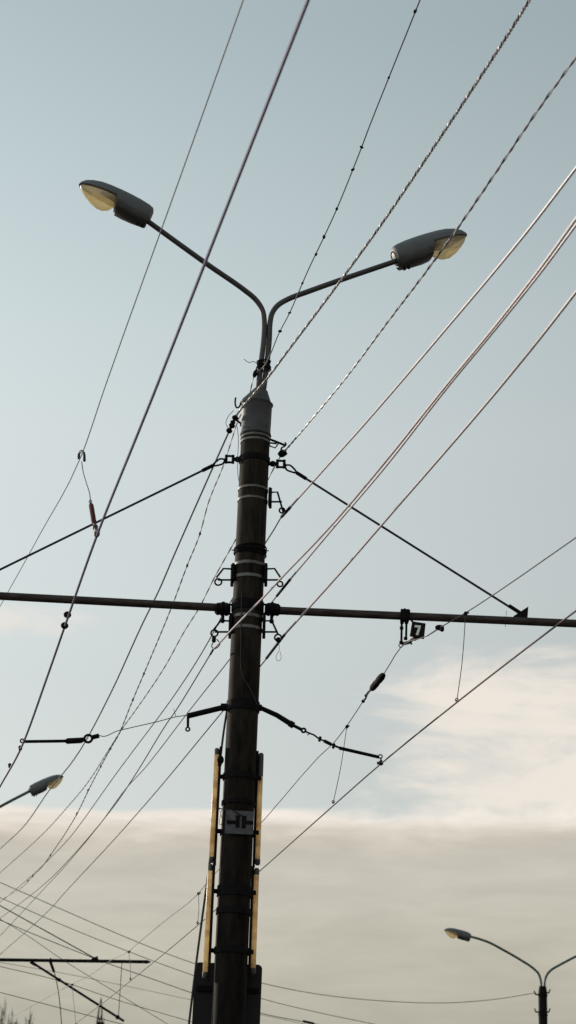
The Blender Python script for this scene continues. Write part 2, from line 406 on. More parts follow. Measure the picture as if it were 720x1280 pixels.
# dark board strapped behind the pole
Yb = PY + .23
tl = at(244, 1202.5, Yb); tr = at(328, 1206, Yb); w = (tr.x - tl.x) / 2; cx = (tr.x + tl.x) / 2; ztop = (tl.z + tr.z) / 2; zbot = ztop - 1.0
poly = []
for (sx, sz, a0) in ((1, 1, 0), (-1, 1, 90), (-1, -1, 180), (1, -1, 270)):
    r_ = .045; ccx = cx + sx * (w - r_); ccz = (ztop - r_) if sz > 0 else (zbot + r_)
    for k_ in range(6):
        q = R(a0 + k_ * 18); poly.append(V((ccx + r_ * math.cos(q), Yb, ccz + r_ * math.sin(q))))
sg = thing('sign_board', V((cx, Yb, zbot)), 'black rounded board strapped to the foot of the middle pole, at bottom edge', 'sign')
b = MB(); b.prism(poly, V((0, .02, 0))); b.build('panel', 'sign', sg, smooth=False)
b = MB()
for dz in (.25, .75): b.box(V((cx, Yb - .014, zbot + dz)), XDIR, YDIR, ZDIR, w * .92, .012, .025)
build_each(b, 'mounting_rail', 'iron', sg, smooth=False)

# ------------------------------------------------------------------ booms
def boom(p1, p2, rad, ins_px, ins_py, side, label):
    a = at(*p1, PY); c = at(*p2, PY)
    t = thing('bracket_arm', a, label, 'bracket arm', 'horizontal arms on the middle pole')
    out = c + (c - a).normalized() * (1.2 if side < 0 else 1.0)
    b = MB(); b.tube([a, out], rad, 16); b.build('arm_tube', 'boom', t)
    b = MB(); ctr = at(ins_px, ins_py, PY); ax = (c - a).normalized()
    b.tube([ctr - ax * .075, ctr - ax * .06, ctr - ax * .03, ctr - ax * .015, ctr + ax * .015, ctr + ax * .03, ctr + ax * .06, ctr + ax * .085], [.03, .06, .072, .058, .075, .06, .066, .045], 14)
    b.ball(ctr + V((0, 0, .055)) , .028); b.ball(ctr + V((ax.x * .03, 0, .05)), .022)
    b.build('insulator', 'iron', t)
    b = MB(); ed = at(axpx(ins_py) + side * 19, ins_py, PY)
    for dz in (.055, -.05): b.tube([V((ed.x - side * .02, PY, ctr.z + dz)), V((ctr.x - side * .01, PY, ctr.z + dz * .8))], .012, 6)
    b.tube([ctr + V((0, 0, -.05)), ctr + V((0, 0, -.12))], .017, 8); b.ball(ctr + V((0, 0, -.125)), .026)
    build_each(b, 'hinge', 'iron', t)
    return t
boom((274, 759.5), (0, 745), .041, 279, 761.5, -1, 'rusty dark horizontal arm running left from the middle pole')
rb = boom((344, 763), (720, 779.5), .041, 340, 762, 1, 'dark horizontal arm running right from the pole, with number board below')
b = MB()                                                    # gusset plate where the stay meets the right arm
b.prism([at(660.5, 758, PY - .012), at(659, 779.5, PY - .012), at(643, 776, PY - .012), at(642, 770, PY - .012)], V((0, .024, 0)))
b.tube([at(636, 757, PY), at(650, 766, PY)], .021, 8); b.tube([at(633, 763.5, PY), at(631.5, 784, PY)], .0025, 5)
b.build('gusset_plate', 'iron', rb, smooth=False)
b = MB(); b.box(at(506, 769.5, PY), XDIR, YDIR, ZDIR, .045, .05, .055); b.tube([at(505.5, 768, PY), at(506, 760.5, PY)], [.03, .008], 8); b.box(at(510, 766.5, PY), XDIR, YDIR, ZDIR, .02, .04, .022)
b.build('arm_clamp', 'iron', rb, smooth=False)

def stay(link, loop, end, side, label, ext):
    ed = at(axpx(link[1]) + side * 17, link[1] - side * .4, PY); lk = at(*link, PY); lp = at(*loop, PY); en = at(*end, PY)
    t = thing('stay_rod', ed, label, 'stay rod', 'stay rods of the middle pole')
    d = (lk - ed).normalized()
    up = V((0, 0, 1)); b = MB()
    b.tube([ed, lk - d * .04], .022, 8); b.ball(lk - d * .085, .034, 1.0, d)
    s_ = .036; q = d.cross(YDIR).normalized()
    for o1, o2 in ((d * s_ + q * s_, -d * s_ + q * s_), (d * s_ - q * s_, -d * s_ - q * s_)): b.tube([lk + o1, lk + o2], .0135, 6)
    for o1 in (d * s_, -d * s_): b.tube([lk + o1 + q * (s_ + .012), lk + o1 - q * (s_ + .012)], .0155, 6)
    b.build('shackle', 'iron', t)
    b = MB(); dd = (en - lp).normalized(); q = dd.cross(YDIR).normalized()
    b.tube([lk + d * .05, lp - dd * .07], .02, 8)
    b.tube(smooth([lp - dd * .07, lp - dd * .03 + q * .03, lp + dd * .03 + q * .022, lp + dd * .09], 5), .0105, 6)
    b.tube(smooth([lp - dd * .07, lp - dd * .03 - q * .03, lp + dd * .03 - q * .022, lp + dd * .09], 5), .0105, 6)
    b.tube([lp + dd * .08, lp + dd * .2], .021, 8)
    b.build('eye_loop', 'iron', t)
    b = MB(); b.tube([lp + dd * .09, en + dd * ext], .0125, 8); b.build('rod', 'rod', t)
stay((287, 574), (274, 578), (0, 712), -1, 'thin dark stay rod slanting down left from the pole top', 1.2)
stay((351, 580), (363, 586), (647, 765), 1, 'thin dark stay rod slanting down right to the number-board arm', 0)

# ------------------------------------------------------------------ steady arms
t = thing('steady_arm', at(285, 884, PY), 'short black arm on pole left side, with long insulator reaching the left contact wire', 'steady arm')
b = MB(); b.tube([at(286, 884, PY), at(276, 884, PY)], .04, 8); b.tube([at(278, 884.5, PY), at(234.5, 895, PY)], .029, 10); b.build('pole_bracket', 'iron', t)
b = MB(); b.tube([at(235, 894, PY), at(234.8, 908, PY)], .014, 7); b.ring(at(234.7, 911.5, PY), YDIR, .019, .0085, 14, 6); b.build('drop_link', 'iron', t)
b = MB(); b.tube(smooth([at(235, 894, PY), at(220, 896, PY), at(197, 902, PY), at(160, 910.5, PY), at(146, 914, PY), at(130, 920.5, PY), at(123, 919, PY)], 6), .0045, 5); b.tube([at(217, 886, PY), at(220, 896, PY)], .003, 5); b.build('span_wire', 'wire', t)
ARML = at(28.5, 927, PY)
b = MB(); b.tube([at(124, 919.5, PY), at(114.5, 922, PY)], .024, 8); b.ring(at(110.3, 923.3, PY), YDIR, .038, .013, 18, 7); b.tube([at(105.5, 924, PY), at(101, 925.5, PY), at(84, 926.3, PY), at(82, 926.3, PY)], [.022, .030, .030, .02], 10); b.build('insulator', 'iron', t)
b = MB(); b.tube([at(83, 926.3, PY), at(28.5, 927, PY)], .016, 8); b.ring(at(27.8, 926, PY), YDIR, .018, .008, 12, 5); b.build('rod', 'iron', t)

t = thing('steady_arm', at(322, 884, PY), 'black sloping arm on pole right side, steadying the right contact wire', 'steady arm')
b = MB(); b.tube([at(320, 884, PY), at(327, 885, PY)], .035, 8); b.tube([at(325, 884.5, PY), at(346, 894, PY), at(362, 904, PY)], [.024, .026, .028], 10); b.tube([at(362, 904, PY), at(367, 907, PY)], .034, 8); b.build('pole_bracket', 'iron', t)
b = MB(); b.tube([at(366, 906.5, PY), at(377, 912, PY)], .017, 8); b.ring(at(379.5, 913, PY), YDIR, .02, .011, 14, 6); b.build('drop_link', 'iron', t)
b = MB(); b.tube(smooth([at(381, 914, PY), at(388, 917, PY), at(392, 918.5, PY), at(399, 923.5, PY), at(405, 926, PY)], 5), .009, 6)
b.tube([at(405, 926, PY), at(414, 930.5, PY)], .018, 8); b.tube([at(414, 930.5, PY), at(425, 935, PY)], .011, 6)
for x, y in ((399.8, 923.8), (417, 932.5)): b.tube([at(x + .8, y - 3, PY), at(x - .8, y + 3, PY)], .014, 6)
b.tube([at(384, 919, PY), at(387, 917, PY)], .005, 5)
b.build('turnbuckle', 'iron', t)
ARMR = at(477.5, 954, PY)
b = MB(); b.tube([at(424, 935, PY), at(474, 946.5, PY)], [.018, .017], 8); b.ring(at(475.5, 945.5, PY), YDIR, .018, .0065, 12, 5); b.tube([at(476, 947, PY), at(476.3, 954, PY)], .008, 6); b.build('rod', 'iron', t)

# ------------------------------------------------------------------ wires
def wire(name, pix, P, dr, rad, m, label, cat, group=None, a=14, e=25, sub=8, n=7, base=None):
    pts = extend([onplane(x, y, P, dr) for x, y in pix], a, e)
    path = smooth(pts, sub) if sub > 1 else pts
    o = MB().tube(path, rad, n).build(name, m); tag(o, label, cat, group); return o, path
GC = 'power cables passing the middle pole'
# left track
CL = ARML
o, _ = wire('contact_wire', [(385, 0), (315, 178), (197, 480), (173, 540), (122, 667), (82, 780), (59, 846), (28.5, 930), (0, 983)], CL, TRK, .0105, 'copper',
            'thick purplish contact wire at upper left, held by the long left steady arm', 'contact wire', 'tram contact wires')
def cl(x, y): return onplane(x, y, CL, TRK)
b = MB()
for x, y in ((84.3, 768.5), (80.8, 782)): b.ball(cl(x, y), .035, .7, (cl(84, 768) - cl(80, 782)).normalized()); b.box(cl(x - 1.5, y), XDIR, YDIR, ZDIR, .02, .02, .012)
build_each(b, 'wire_clamp', 'iron', o)
b = MB()
for x, y in ((25.5, 936), (12.5, 958)): b.ball(cl(x, y), .019, 2.4, (cl(25, 936) - cl(12, 958)).normalized()); b.ball(cl(x - .4, y - 2), .019)
build_each(b, 'wire_clamp', 'iron', o)
o, _ = wire('messenger_wire', [(304, 0), (240, 180), (132.5, 480), (101.5, 570), (52, 664), (0, 758)], CL, TRK, .0046, 'greywire',
            'thin grey wire at far left, with a hook and red dropper hanging from it', 'messenger wire', 'tram messenger wires', sub=4)
t = thing('dropper', cl(121, 667), 'red insulated dropper hooked between the two left tram wires', 'dropper')
b = MB(); hk = [cl(98.5, 573), cl(98.6, 568), cl(100.5, 564.5), cl(103.5, 564.8), cl(105.3, 568.5), cl(105.5, 576)]
b.tube(smooth(hk, 5), .0125, 8); b.build('hook', 'rod', t)
b = MB(); b.tube(smooth([cl(102, 577), cl(104, 590), cl(108, 604), cl(112.5, 620), cl(113.2, 629)], 5), .0045, 5); b.ring(cl(113, 627), YDIR, .012, .004, 10, 5); b.build('link_wire', 'redwire', t)
b = MB(); b.tube([cl(113.5, 630), cl(114, 632), cl(117.5, 653), cl(118, 655)], [.012, .021, .021, .012], 10); b.build('insulator', 'red', t)
b = MB(); b.ball(cl(119, 659), .024, 1.2); b.ball(cl(121, 667), .026, 1.3); b.ball(cl(122.5, 663.5), .018); b.tube([cl(118, 655), cl(121, 668)], .012, 6); b.build('wire_clamp', 'redwire', t)

# right track
CR = ARMR
def cr(x, y): return onplane(x, y, CR, TRK)
o, _ = wire('contact_wire', [(720, 763.5), (650, 816.5), (571, 878), (477, 954), (402, 1020), (322, 1091), (257, 1148), (205, 1192), (163, 1226), (130, 1252.5), (99, 1276)], CR, TRK, .0078, 'redwire',
            'reddish contact wire running from right edge down behind the pole to lower left', 'contact wire', 'tram contact wires', e=12)
b = MB(); b.ball(cr(476.3, 953.5), .024, 1.2); b.box(cr(475, 954), XDIR, YDIR, ZDIR, .03, .012, .012); build_each(b, 'wire_clamp', 'iron', o)
HG = at(503, 806, PY)
def hg(x, y): return onplane(x, y, HG, TRK)
o, _ = wire('messenger_wire', [(720, 672), (622, 740), (582, 766), (556, 781), (534, 795), (502, 808), (480, 842), (464, 862), (454, 876.5), (433, 908), (418, 927.5), (397, 947.5), (336, 1018), (326, 1029), (255, 1108), (248, 1117), (210, 1148), (170, 1181), (161, 1189), (141, 1199), (120, 1214), (105, 1223), (88, 1231), (50, 1252)], HG, TRK, .0052, 'wire',
            'thin messenger wire at right, carrying a black insulator below the number board', 'messenger wire', 'tram messenger wires', sub=3, e=10)
b = MB(); p, q = hg(480, 842.5), hg(464, 862); d = (q - p); b.tube([p, p + d * .08, p + d * .2, p + d * .4, p + d * .5, p + d * .6, p + d * .85, p + d * .95, q], [.01, .03, .038, .038, .032, .038, .036, .028, .01], 12); b.build('insulator', 'iron', o)
b = MB(); b.tube(smooth([hg(464, 862), hg(459, 867), hg(457, 873), hg(454, 876)], 4), .010, 6); b.ball(hg(454, 876.5), .02); b.ball(hg(457.5, 869.5), .018); build_each(b, 'wire_clamp', 'iron', o)
b = MB(); b.ball(hg(549.5, 784.5), .03, 1.5, XDIR); b.ball(hg(552.5, 787), .022); b.tube([hg(553, 782), hg(534, 795)], .006, 5); b.build('wire_clamp', 'iron', o, smooth=False)
# hanger
t = thing('wire_hanger', at(503, 806, PY), 'rusty clamp on two short links under the right arm, beside the number board', 'wire hanger')
b = MB(); b.tube([at(502.2, 775, PY), at(501.6, 805, PY)], .012, 7); b.tube([at(508, 777, PY + .1), at(507.5, 800, PY + .1)], .012, 7)
for x, y, yy in ((502, 785, 0), (501.5, 803, 0), (508, 778, .1), (507, 798, .1), (502.5, 778, 0)): b.tube([at(x - 2.2, y, PY + yy), at(x + 2.2, y, PY + yy)], .017, 7)
b.build('drop_link', 'iron', t)
b = MB(); b.tube(smooth([at(504.5, 804.5, PY), at(511, 803, PY + .06), at(516, 799, PY + .15), at(521, 796.5, PY + .2)], 4), [.018] * 4 * 3 + [.018], 8); b.build('clamp_body', 'rust', t)
b = MB(); b.tube([at(506, 804, PY), at(514, 803, PY + .06)], .011, 6); b.tube([at(513, 802, PY + .05), at(514.5, 805.5, PY + .05)], .01, 6); b.tube([at(518, 799, PY + .15), at(526, 794.5, PY + .25)], .02, 6); b.ring(at(500.8, 807, PY), YDIR, .018, .005, 12, 5); build_each(b, 'clamp_jaw', 'iron', t)
# number board 7
Yn = PY - .06
qx = [(515.2, 776.5), (532.2, 779.2), (530, 798.6), (512.2, 795)]
t = thing('number_board', at(521, 797, Yn), 'small black square board with white figure 7 under the right arm', 'number board')
b = MB(); b.prism([at(x, y, Yn) for x, y in reversed(qx)], V((0, .012, 0))); b.build('panel', 'board', t, smooth=False)
b = MB()
for P_ in ([(518.6, 781.2), (526.2, 781.9), (525.7, 784.6), (518.2, 784.0)], [(525.7, 784.6), (522.8, 794.0), (519.7, 793.5), (522.7, 784.35)]):
    b.prism([at(x, y, Yn - .006) for x, y in reversed(P_)], V((0, .004, 0)))
b.build('figure_seven', 'white', t, smooth=False)
b = MB(); b.tube([at(516, 777.5, Yn + .02), at(511, 772, Yn + .03)], .01, 6); b.build('hook', 'iron', t)
# droppers of the right track
def dropper(top, bot, P1, P2, label, rad=.004, group='droppers of the right tram wires', bent=True):
    a = onplane(*top, P1, TRK); c = onplane(*bot, P2, TRK); m_ = a.lerp(c, .55) + V((.012, 0, 0)) * (1 if bent else 0)
    t = thing('dropper', c, label, 'dropper', group)
    b = MB(); b.tube(smooth([a, m_, c], 5), rad, 5); b.build('link_wire', 'wire', t)
    b = MB(); b.ball(a, rad * 4.5, 1.2); b.box(a + V((.01, 0, .01)), XDIR, YDIR, ZDIR, rad * 5, rad * 2, rad * 2); b.build('wire_clamp', 'iron', t)
    b = MB(); b.ring(c + V((0, 0, .012)), YDIR, rad * 3.4, rad * 1.1, 12, 5); b.ball(c, rad * 2.8); b.build('lower_clamp', 'iron', t)
    return t
dropper((582, 767), (571, 876.5), HG, CR, 'long thin dropper hanging from right messenger wire beside the arm')
dropper((433.5, 908.5), (416.5, 1003.5), HG, CR, 'thin dropper hanging just left of the right steady arm tip')
dropper((248, 1117), (247, 1154.5), HG, CR, 'tiny dropper between tram wires just left of the light tubes', .0045)
dropper((161, 1190), (163.2, 1224.5), HG, CR, 'tiny dropper between tram wires by the far arm end', .0045)
dropper((90, 1231), (95, 1281), HG, CR, 'faint hanging dropper wire near the bottom left corner', .0045, bent=False)

# ---- power cables along the pole line
def hook(x, y, dy=0): return at(x, y, PY + dy)
# knotted thin cable (top middle)
PK = at(326, 462, PY - .06)
k3 = [(525, 0), (519, 15), (486, 97), (461, 160), (452, 184), (441, 212), (421, 261), (405, 296), (385, 338), (362, 391), (348, 418), (337, 445), (328, 460)]
k3b = [(318, 468), (309.5, 500), (297, 527), (281, 577), (260, 630), (250, 667), (234, 707), (218, 750), (206, 780), (180, 842), (166, 875), (149, 917), (138, 936), (112, 985), (97, 1016), (84, 1038), (63, 1069), (53, 1083), (41, 1095), (30, 1107), (15, 1117), (0, 1125)]
pts = [onplane(x, y, PK, TRK) for x, y in k3]; PK2 = at(318, 468, PY - .03); pts2 = [onplane(x, y, PK2, TRK) for x, y in k3b]
t = thing('cable', pts[-1], 'thin knotted dark cable rising from lamp arm fork to the top edge', 'cable', GC)
path = smooth(extend(pts2, 0, 15), 6); up = smooth(extend(pts, 10, 0) + [pts2[0]], 6)
MB().tube(up, .0058, 6).build('strand', 'brown', t)
for ph in (0, math.pi): MB().tube(helix(path, .35, .0045, ph, 8), .0042, 5).build('strand', 'redwire', t)
b = MB()
kn = [(519, 14), (486, 97), (452, 184), (441, 212), (421, 261), (405, 296), (395, 318), (378, 354), (362, 391), (350, 414)]
for x, y in kn:
    p = onplane(x, y, PK, TRK); r_ = random.uniform(.010, .015); b.ball(p, r_, 1.6, V((random.uniform(-1, 1), random.uniform(-.3, .3), random.uniform(-.6, 1))).normalized())
for x, y in [(250, 667), (234, 707), (180, 842), (166, 875), (138, 936), (126, 958), (110, 988), (96, 1017), (63, 1069), (41, 1095), (35, 1101)]:
    p = onplane(x, y, PK2, TRK); b.ball(p, .014, 1.6)
build_each(b, 'knot', 'iron', t)
# thick twisted pair (over the cap)
PW4 = at(294, 522, PY - .05)
w4 = [(662, 0), (630, 51), (600, 97), (547, 177), (510, 232), (480, 276), (425, 352), (359, 440), (335, 472), (320, 489.5), (304, 508), (295.5, 519)]
w4b = [(286, 540), (268, 580), (248, 625), (215, 700), (200, 735), (177, 782), (140, 863), (100, 938), (60, 990), (33, 1029), (0, 1061)]
pa = smooth(extend([onplane(x, y, PW4, TRK) for x, y in w4], 10, 0), 6); pb = smooth(extend([onplane(x, y, PW4, TRK) for x, y in w4b], 0, 20), 6)
Lr = sum((pa[i + 1] - pa[i]).length for i in range(6, len(pa) - 1) if pa[i].y < onplane(462, 300, PW4, TRK).y)
t = thing('cable', pa[-1], 'thick brown twisted cable with painted-in white glints passing in front of the pole cap', 'cable', GC)
pit = Lr / 45
MB().tube(helix(pa, pit, .0052, 0, 12), .0074, 6).build('strand', 'pale', t)  # light strand stands in for the sun's glints along the twist
MB().tube(helix(pa, pit, .0052, math.pi, 12), .0074, 6).build('strand', 'brown', t)
MB().tube(pb, .0095, 7).build('tail', 'tail', t)  # far run coloured dark for its unlit side
# loosely twisted pair (in front of the right lamp)
PW5 = at(354, 566, PY)
w5 = [(720, 72), (675, 134), (610, 230), (575, 281), (542, 327), (485, 402), (435, 469), (385, 530), (356, 564)]
w5b = [(350, 571), (344, 582), (334, 601), (310, 645), (296, 672), (268, 722), (250, 758), (230, 790), (207, 832), (175, 880), (150, 915), (138, 934), (112, 975), (85, 1008), (58, 1038), (0, 1091)]
pa = smooth(extend([onplane(x, y, PW5, TRK) for x, y in w5], 8, 0), 6); pb = smooth(extend([onplane(x, y, PW5, TRK) for x, y in w5b], 0, 25), 6)
l5 = sum((pa[i + 1] - pa[i]).length for i in range(6, len(pa) - 1) if pa[i].y < onplane(435, 469, PW5, TRK).y)
t = thing('cable', pa[-1], 'loosely twisted black cable, white sun glints painted in, crossing in front of the right lamp', 'cable', GC)
MB().tube(helix(pa, l5 / 19, .0046, .5, 12), .0058, 6).build('strand', 'pale', t)  # white flecks where the twist faces the sun, coloured in as a strand
MB().tube(helix(pa, l5 / 19, .0046, .5 + math.pi, 12), .0054, 6).build('strand', 'wire', t)
MB().tube(helix(pb, .6, .004, 0, 8), .0046, 5).build('strand', 'tail', t); MB().tube(helix(pb, .6, .004, math.pi, 8), .0046, 5).build('strand', 'brown', t)
# plain grey cables
def cable(pix, P, rad, label, m='cable', far=None, e=25):
    pts = [onplane(x, y, P, TRK) for x, y in pix]
    t = thing('cable', P, label, 'cable', GC)
    if far is None: MB().tube(smooth(extend(pts, 9, e), 6), rad, 8).build('sheath', m, t)
    else:
        MB().tube(smooth(extend(pts, 9, 0), 6), rad, 8).build('sheath', m, t)
        pf = [onplane(x, y, P, TRK) for x, y in far]; path = smooth(extend(pf, 0, e), 6)
        MB().tube(path, rad * .68, 7).build('tail', 'tail', t)  # same cable coloured darker past the pole, as its unlit side
    return t
P6 = at(355, 640, PY)
t = cable([(720, 210), (660, 288), (560, 408), (460, 525), (410, 581), (362, 635)], P6, .0105, 'single pale cable ending at topmost triangle bracket on pole right side', far=[(362, 635), (352, 646), (343, 661), (331, 680), (310, 714), (292, 746), (277, 771), (266, 792), (245, 828), (220, 866), (208, 883), (146, 966), (104, 1025), (88, 1046), (54, 1081), (30, 1103), (0, 1128)])
def sleeve(t, P, a, c, r=.016): MB().tube([onplane(*a, P, TRK), onplane(*c, P, TRK)], r, 8).build('clamp_sleeve', 'iron', t)
sleeve(t, P6, (363, 634), (352, 646))
P7b = at(351, 735, PY)
t = cable([(720, 281), (680, 335), (620, 410.5), (561, 482), (482, 583), (416.5, 660), (362, 725)], P7b, .0095, 'lower of the close-set pale cable pair, clamped right of the pole', far=[(362, 725), (351, 739), (339, 754), (325, 774), (288, 823), (233, 893), (182, 959), (158, 985), (125, 1030), (81, 1083), (54, 1112), (0, 1170)])
sleeve(t, P7b, (363, 724), (346, 745), .014)
P7a = at(268, 806, PY - .02)
t = cable([(720, 273.5), (680, 329), (620, 406), (560, 479), (480, 579), (412, 659), (353, 721), (327, 749), (287, 790), (276, 802), (267, 811)], P7a, .0095, 'upper of the close-set pale cable pair, crossing the pole front to its left', far=[(267, 811), (255, 831), (220, 888), (208, 905), (175, 959), (153, 993), (133, 1020), (83, 1078), (60, 1101), (0, 1148)])
sleeve(t, P7a, (267, 811), (263, 818), .011); 
b = MB(); b.tube([at(267, 795, PY), at(267.5, 797, PY), at(267.2, 802, PY), at(267, 803, PY)], [.012, .022, .022, .012], 8); b.build('insulator', 'iron', t)
b = MB(); b.tube(smooth([at(266.5, 803, PY), at(264.5, 808, PY), at(268, 811, PY), at(275, 805, PY), at(271, 799, PY)], 5), .006, 5); b.build('link_wire', 'strap', t)
P8 = at(350, 798, PY)
t = cable([(720, 365), (670, 429), (610, 502), (491, 640), (420, 722), (355, 794)], P8, .0105, 'lowest pale cable, ending at the bottom bracket right of the pole', far=[(355, 794), (345, 808), (326, 832), (281, 886), (262, 909), (200, 984), (143, 1049), (79, 1118), (65, 1134), (0, 1193)])
sleeve(t, P8, (356, 793), (333, 823), .014); b = MB(); b.ball(at(348, 800, PY), .03); b.build('insulator', 'iron', t)
# cable running down the pole
o = MB().tube(smooth([at(284, 886, PY), at(279.5, 915, PY), at(275.5, 948, PY), at(268, 1020, PY + .08), at(262, 1078, PY + .09), at(253, 1145, PY + .1), at(245.5, 1202, PY + .12), at(236, 1281, PY + .14), at(229, 1340, PY + .14), V((PX - .5, PY + .14, .3)), V((PX - .5, PY + .14, 0))], 6), .0115, 7).build('down_cable', 'wire')
tag(o, 'black cable running down along the left side of the pole', 'cable')

# ------------------------------------------------------------------ far lamp poles
def far_pole(Yp, axis, pxtop, rad, label, arms, heads, hooks, shaftmat, armmat, group):
    top = at(*pxtop, Yp); base = V((top.x, Yp, 0)); t = thing('lamp_pole', base, label, 'lamp pole', group)
    MB().tube([base, V((top.x, Yp, top.z - .15)), top], [rad * 1.15, rad, rad * .8], 20).build('shaft', shaftmat, t)
    PB = V((top.x, Yp, 0))
    for pl in arms: MB().tube(smooth([onplane(x, y, PB, LAT) for x, y in pl], 6), .034, 9).build('lamp_arm', armmat, t)
    for n_, tp in heads: lamp_head(onplane(*n_, PB, LAT), onplane(*tp, PB, LAT), 0, t, hm='housing')
    for hk in hooks:
        b = MB(); c_ = at(hk[0], hk[1], Yp); b.tube([V((top.x, Yp, c_.z)), c_], .022, 6); b.tube(smooth([c_, c_ + V((0, 0, .02)), c_ + V((math.copysign(.03, c_.x - top.x), 0, .10))], 4), .018, 6); b.build('hook_bracket', 'iron', t)
    b = MB(); b.band(V((top.x, Yp, top.z - .25)), rad, .03, .012); b.band(V((top.x, Yp, top.z - .8)), rad, .03, .012); b.build('strap', 'iron', t)
    return t
YF = 57.0
far_pole(YF, 0, (678.3, 1233), .125, 'distant lamp pole with two curved arms, low at right edge', 
         [[(676.5, 1236), (676, 1226), (673, 1217), (666, 1210), (650, 1199.5), (630, 1188), (611, 1178), (598, 1173.5), (587, 1170.5)],
          [(680.5, 1236), (681, 1226), (684, 1218), (689, 1212.5), (700, 1206), (720, 1195.5), (752, 1180)]],
         [((588, 1171), (555, 1163)), ((750, 1181), (783, 1170))],
         [(669, 1243, 1), (686.5, 1241, 1), (669.5, 1265, 1), (686.5, 1265, 1)], 'iron', 'green', 'street lamp poles')
YL = 44.0
far_pole(YL, 0, (-30, 1062), .14, 'lamp pole left of the frame whose single green arm reaches in', 
         [[(-31, 1064), (-30.5, 1050), (-29, 1040), (-23, 1027), (-10, 1014.5), (0, 1008.5), (38, 988.5)],
          [(-33, 1064), (-33.5, 1052), (-35, 1044), (-42, 1035), (-55, 1026), (-98, 998)]],
         [((37, 988.5), (79.5, 971)), ((-96, 999), (-140, 978))], [], 'pole', 'green', 'street lamp poles')
# far bracket arm on that pole
fa, fb = at(-35, 1199.3, YL), at(183, 1202.3, YL)
t = thing('bracket_arm', fa, 'distant dark horizontal arm low at the left edge', 'bracket arm')
MB().tube([fa, fb], .037, 10).build('arm_tube', 'iron', t)
b = MB(); b.tube([fb, fb + V((.02, 0, 0)), fb + V((.1, 0, 0))], [.045, .04, .008], 8); b.prism([at(114, 1198, YL - .02), at(122, 1195, YL - .02), at(123.5, 1202, YL - .02), at(115, 1202, YL - .02)], V((0, .05, 0))); b.ball(at(118, 1199, YL), .05); b.build('end_fitting', 'iron', t)
b = MB(); b.tube([at(63, 1197.5, YL), at(63.2, 1203, YL), at(67.5, 1215, YL)], [.015, .035, .03], 7); b.tube([at(38, 1202.5, YL), at(45, 1206.5, YL)], .035, 7); b.build('drop_link', 'iron', t)
tag(MB().tube([at(-35, 1112, YL), at(0, 1132, YL), at(117, 1197, YL)], .012, 6).build('stay_rod', 'wire'), 'distant stay rod meeting the far arm at its black clamp', 'stay rod')
t = thing('strut', at(155, 1276, YL), 'dark slanting strut hanging below the far arm at lower left', 'strut')
MB().tube([at(43, 1205, YL), at(155, 1276.5, YL)], .026, 8).build('bar', 'iron', t)
b = MB(); b.ball(at(74, 1225, YL), .045); b.ball(at(147, 1271.5, YL), .05); b.build('clamp', 'iron', t)
tag(MB().tube([at(152.5, 1202, YL), at(150, 1240, YL), at(148, 1271, YL)], .0085, 5).build('hanging_wire', 'wire'), 'thin vertical wire from far arm tip down to the slanting strut', 'wire')
tag(MB().tube(smooth([at(68, 1215, YL), at(73, 1240, YL), at(76, 1268, YL), at(78, 1300, YL)], 4), .0105, 5).build('hanging_wire', 'wire'), 'thin wire dropping from the far arm clamp to the bottom edge', 'wire')
b = MB(); b.tube([at(76.5, 1268, YL), at(79, 1310, YL)], .05, 6); 
# crossing wires
GX = 'distant wires crossing at the bottom'
PF = at(664, 1242, YF); DX = (PF - at(0, 1103, 46)); DX.z = 0; DX.normalize()
def xwire(pix, dy, rad, label, a=30, e=30):
    P = PF + V((0, dy, 0)); pts = extend([onplane(x, y, P, DX) for x, y in pix], a, e)
    tag(MB().tube(smooth(pts, 6), rad * .78, 6).build('span_wire', 'tail'), label, 'wire', GX)  # greyer wire tone takes in the haze of distance
xwire([(0, 1103), (80, 1138), (173, 1178), (242, 1204), (328, 1229), (403, 1243.5), (492, 1252), (559, 1253.5), (620, 1249), (664, 1242)], 0, .0115, 'distant sagging wire tied to the far right lamp pole', e=0.2)
xwire([(0, 1122), (80, 1157), (162, 1190), (242, 1219.5), (328, 1248.5), (395, 1265), (462, 1279)], -2, .0105, 'distant wire just below the one tied to the far lamp pole', e=25)
xwire([(0, 1150), (60, 1175), (134, 1204), (187, 1222.5), (240, 1241), (328, 1267), (384, 1278)], -3, .0115, 'distant wire passing behind the tip of the far arm', e=25)
xwire([(0, 1149), (32, 1168), (78, 1199.5), (144, 1240), (206, 1278)], -5, .0085, 'steepest distant wire crossing below the far arm', e=20)
xwire([(0, 1208), (76, 1226.5), (148, 1250.5), (235, 1276)], -4, .009, 'distant wire crossing the slanting strut under the far arm', e=25)
xwire([(0, 1240.5), (60, 1256), (115, 1270.5), (144, 1278)], -6, .009, 'lowest distant wire in the bottom left corner', e=20)
xwire([(0, 1203), (81, 1217), (160, 1233), (235, 1249)], 3, .007, 'faintest distant wire just under the far arm', e=25)
# insulator stick at the bottom right of the pole on the low wire
b = MB(); b.tube([onplane(379, 1276.5, PF + V((0, -3, 0)), DX), onplane(392, 1279.5, PF + V((0, -3, 0)), DX)], .03, 7)
tag(b.build('wire_insulator', 'iron'), 'dark stick insulator on a distant wire at bottom edge right of pole', 'insulator')

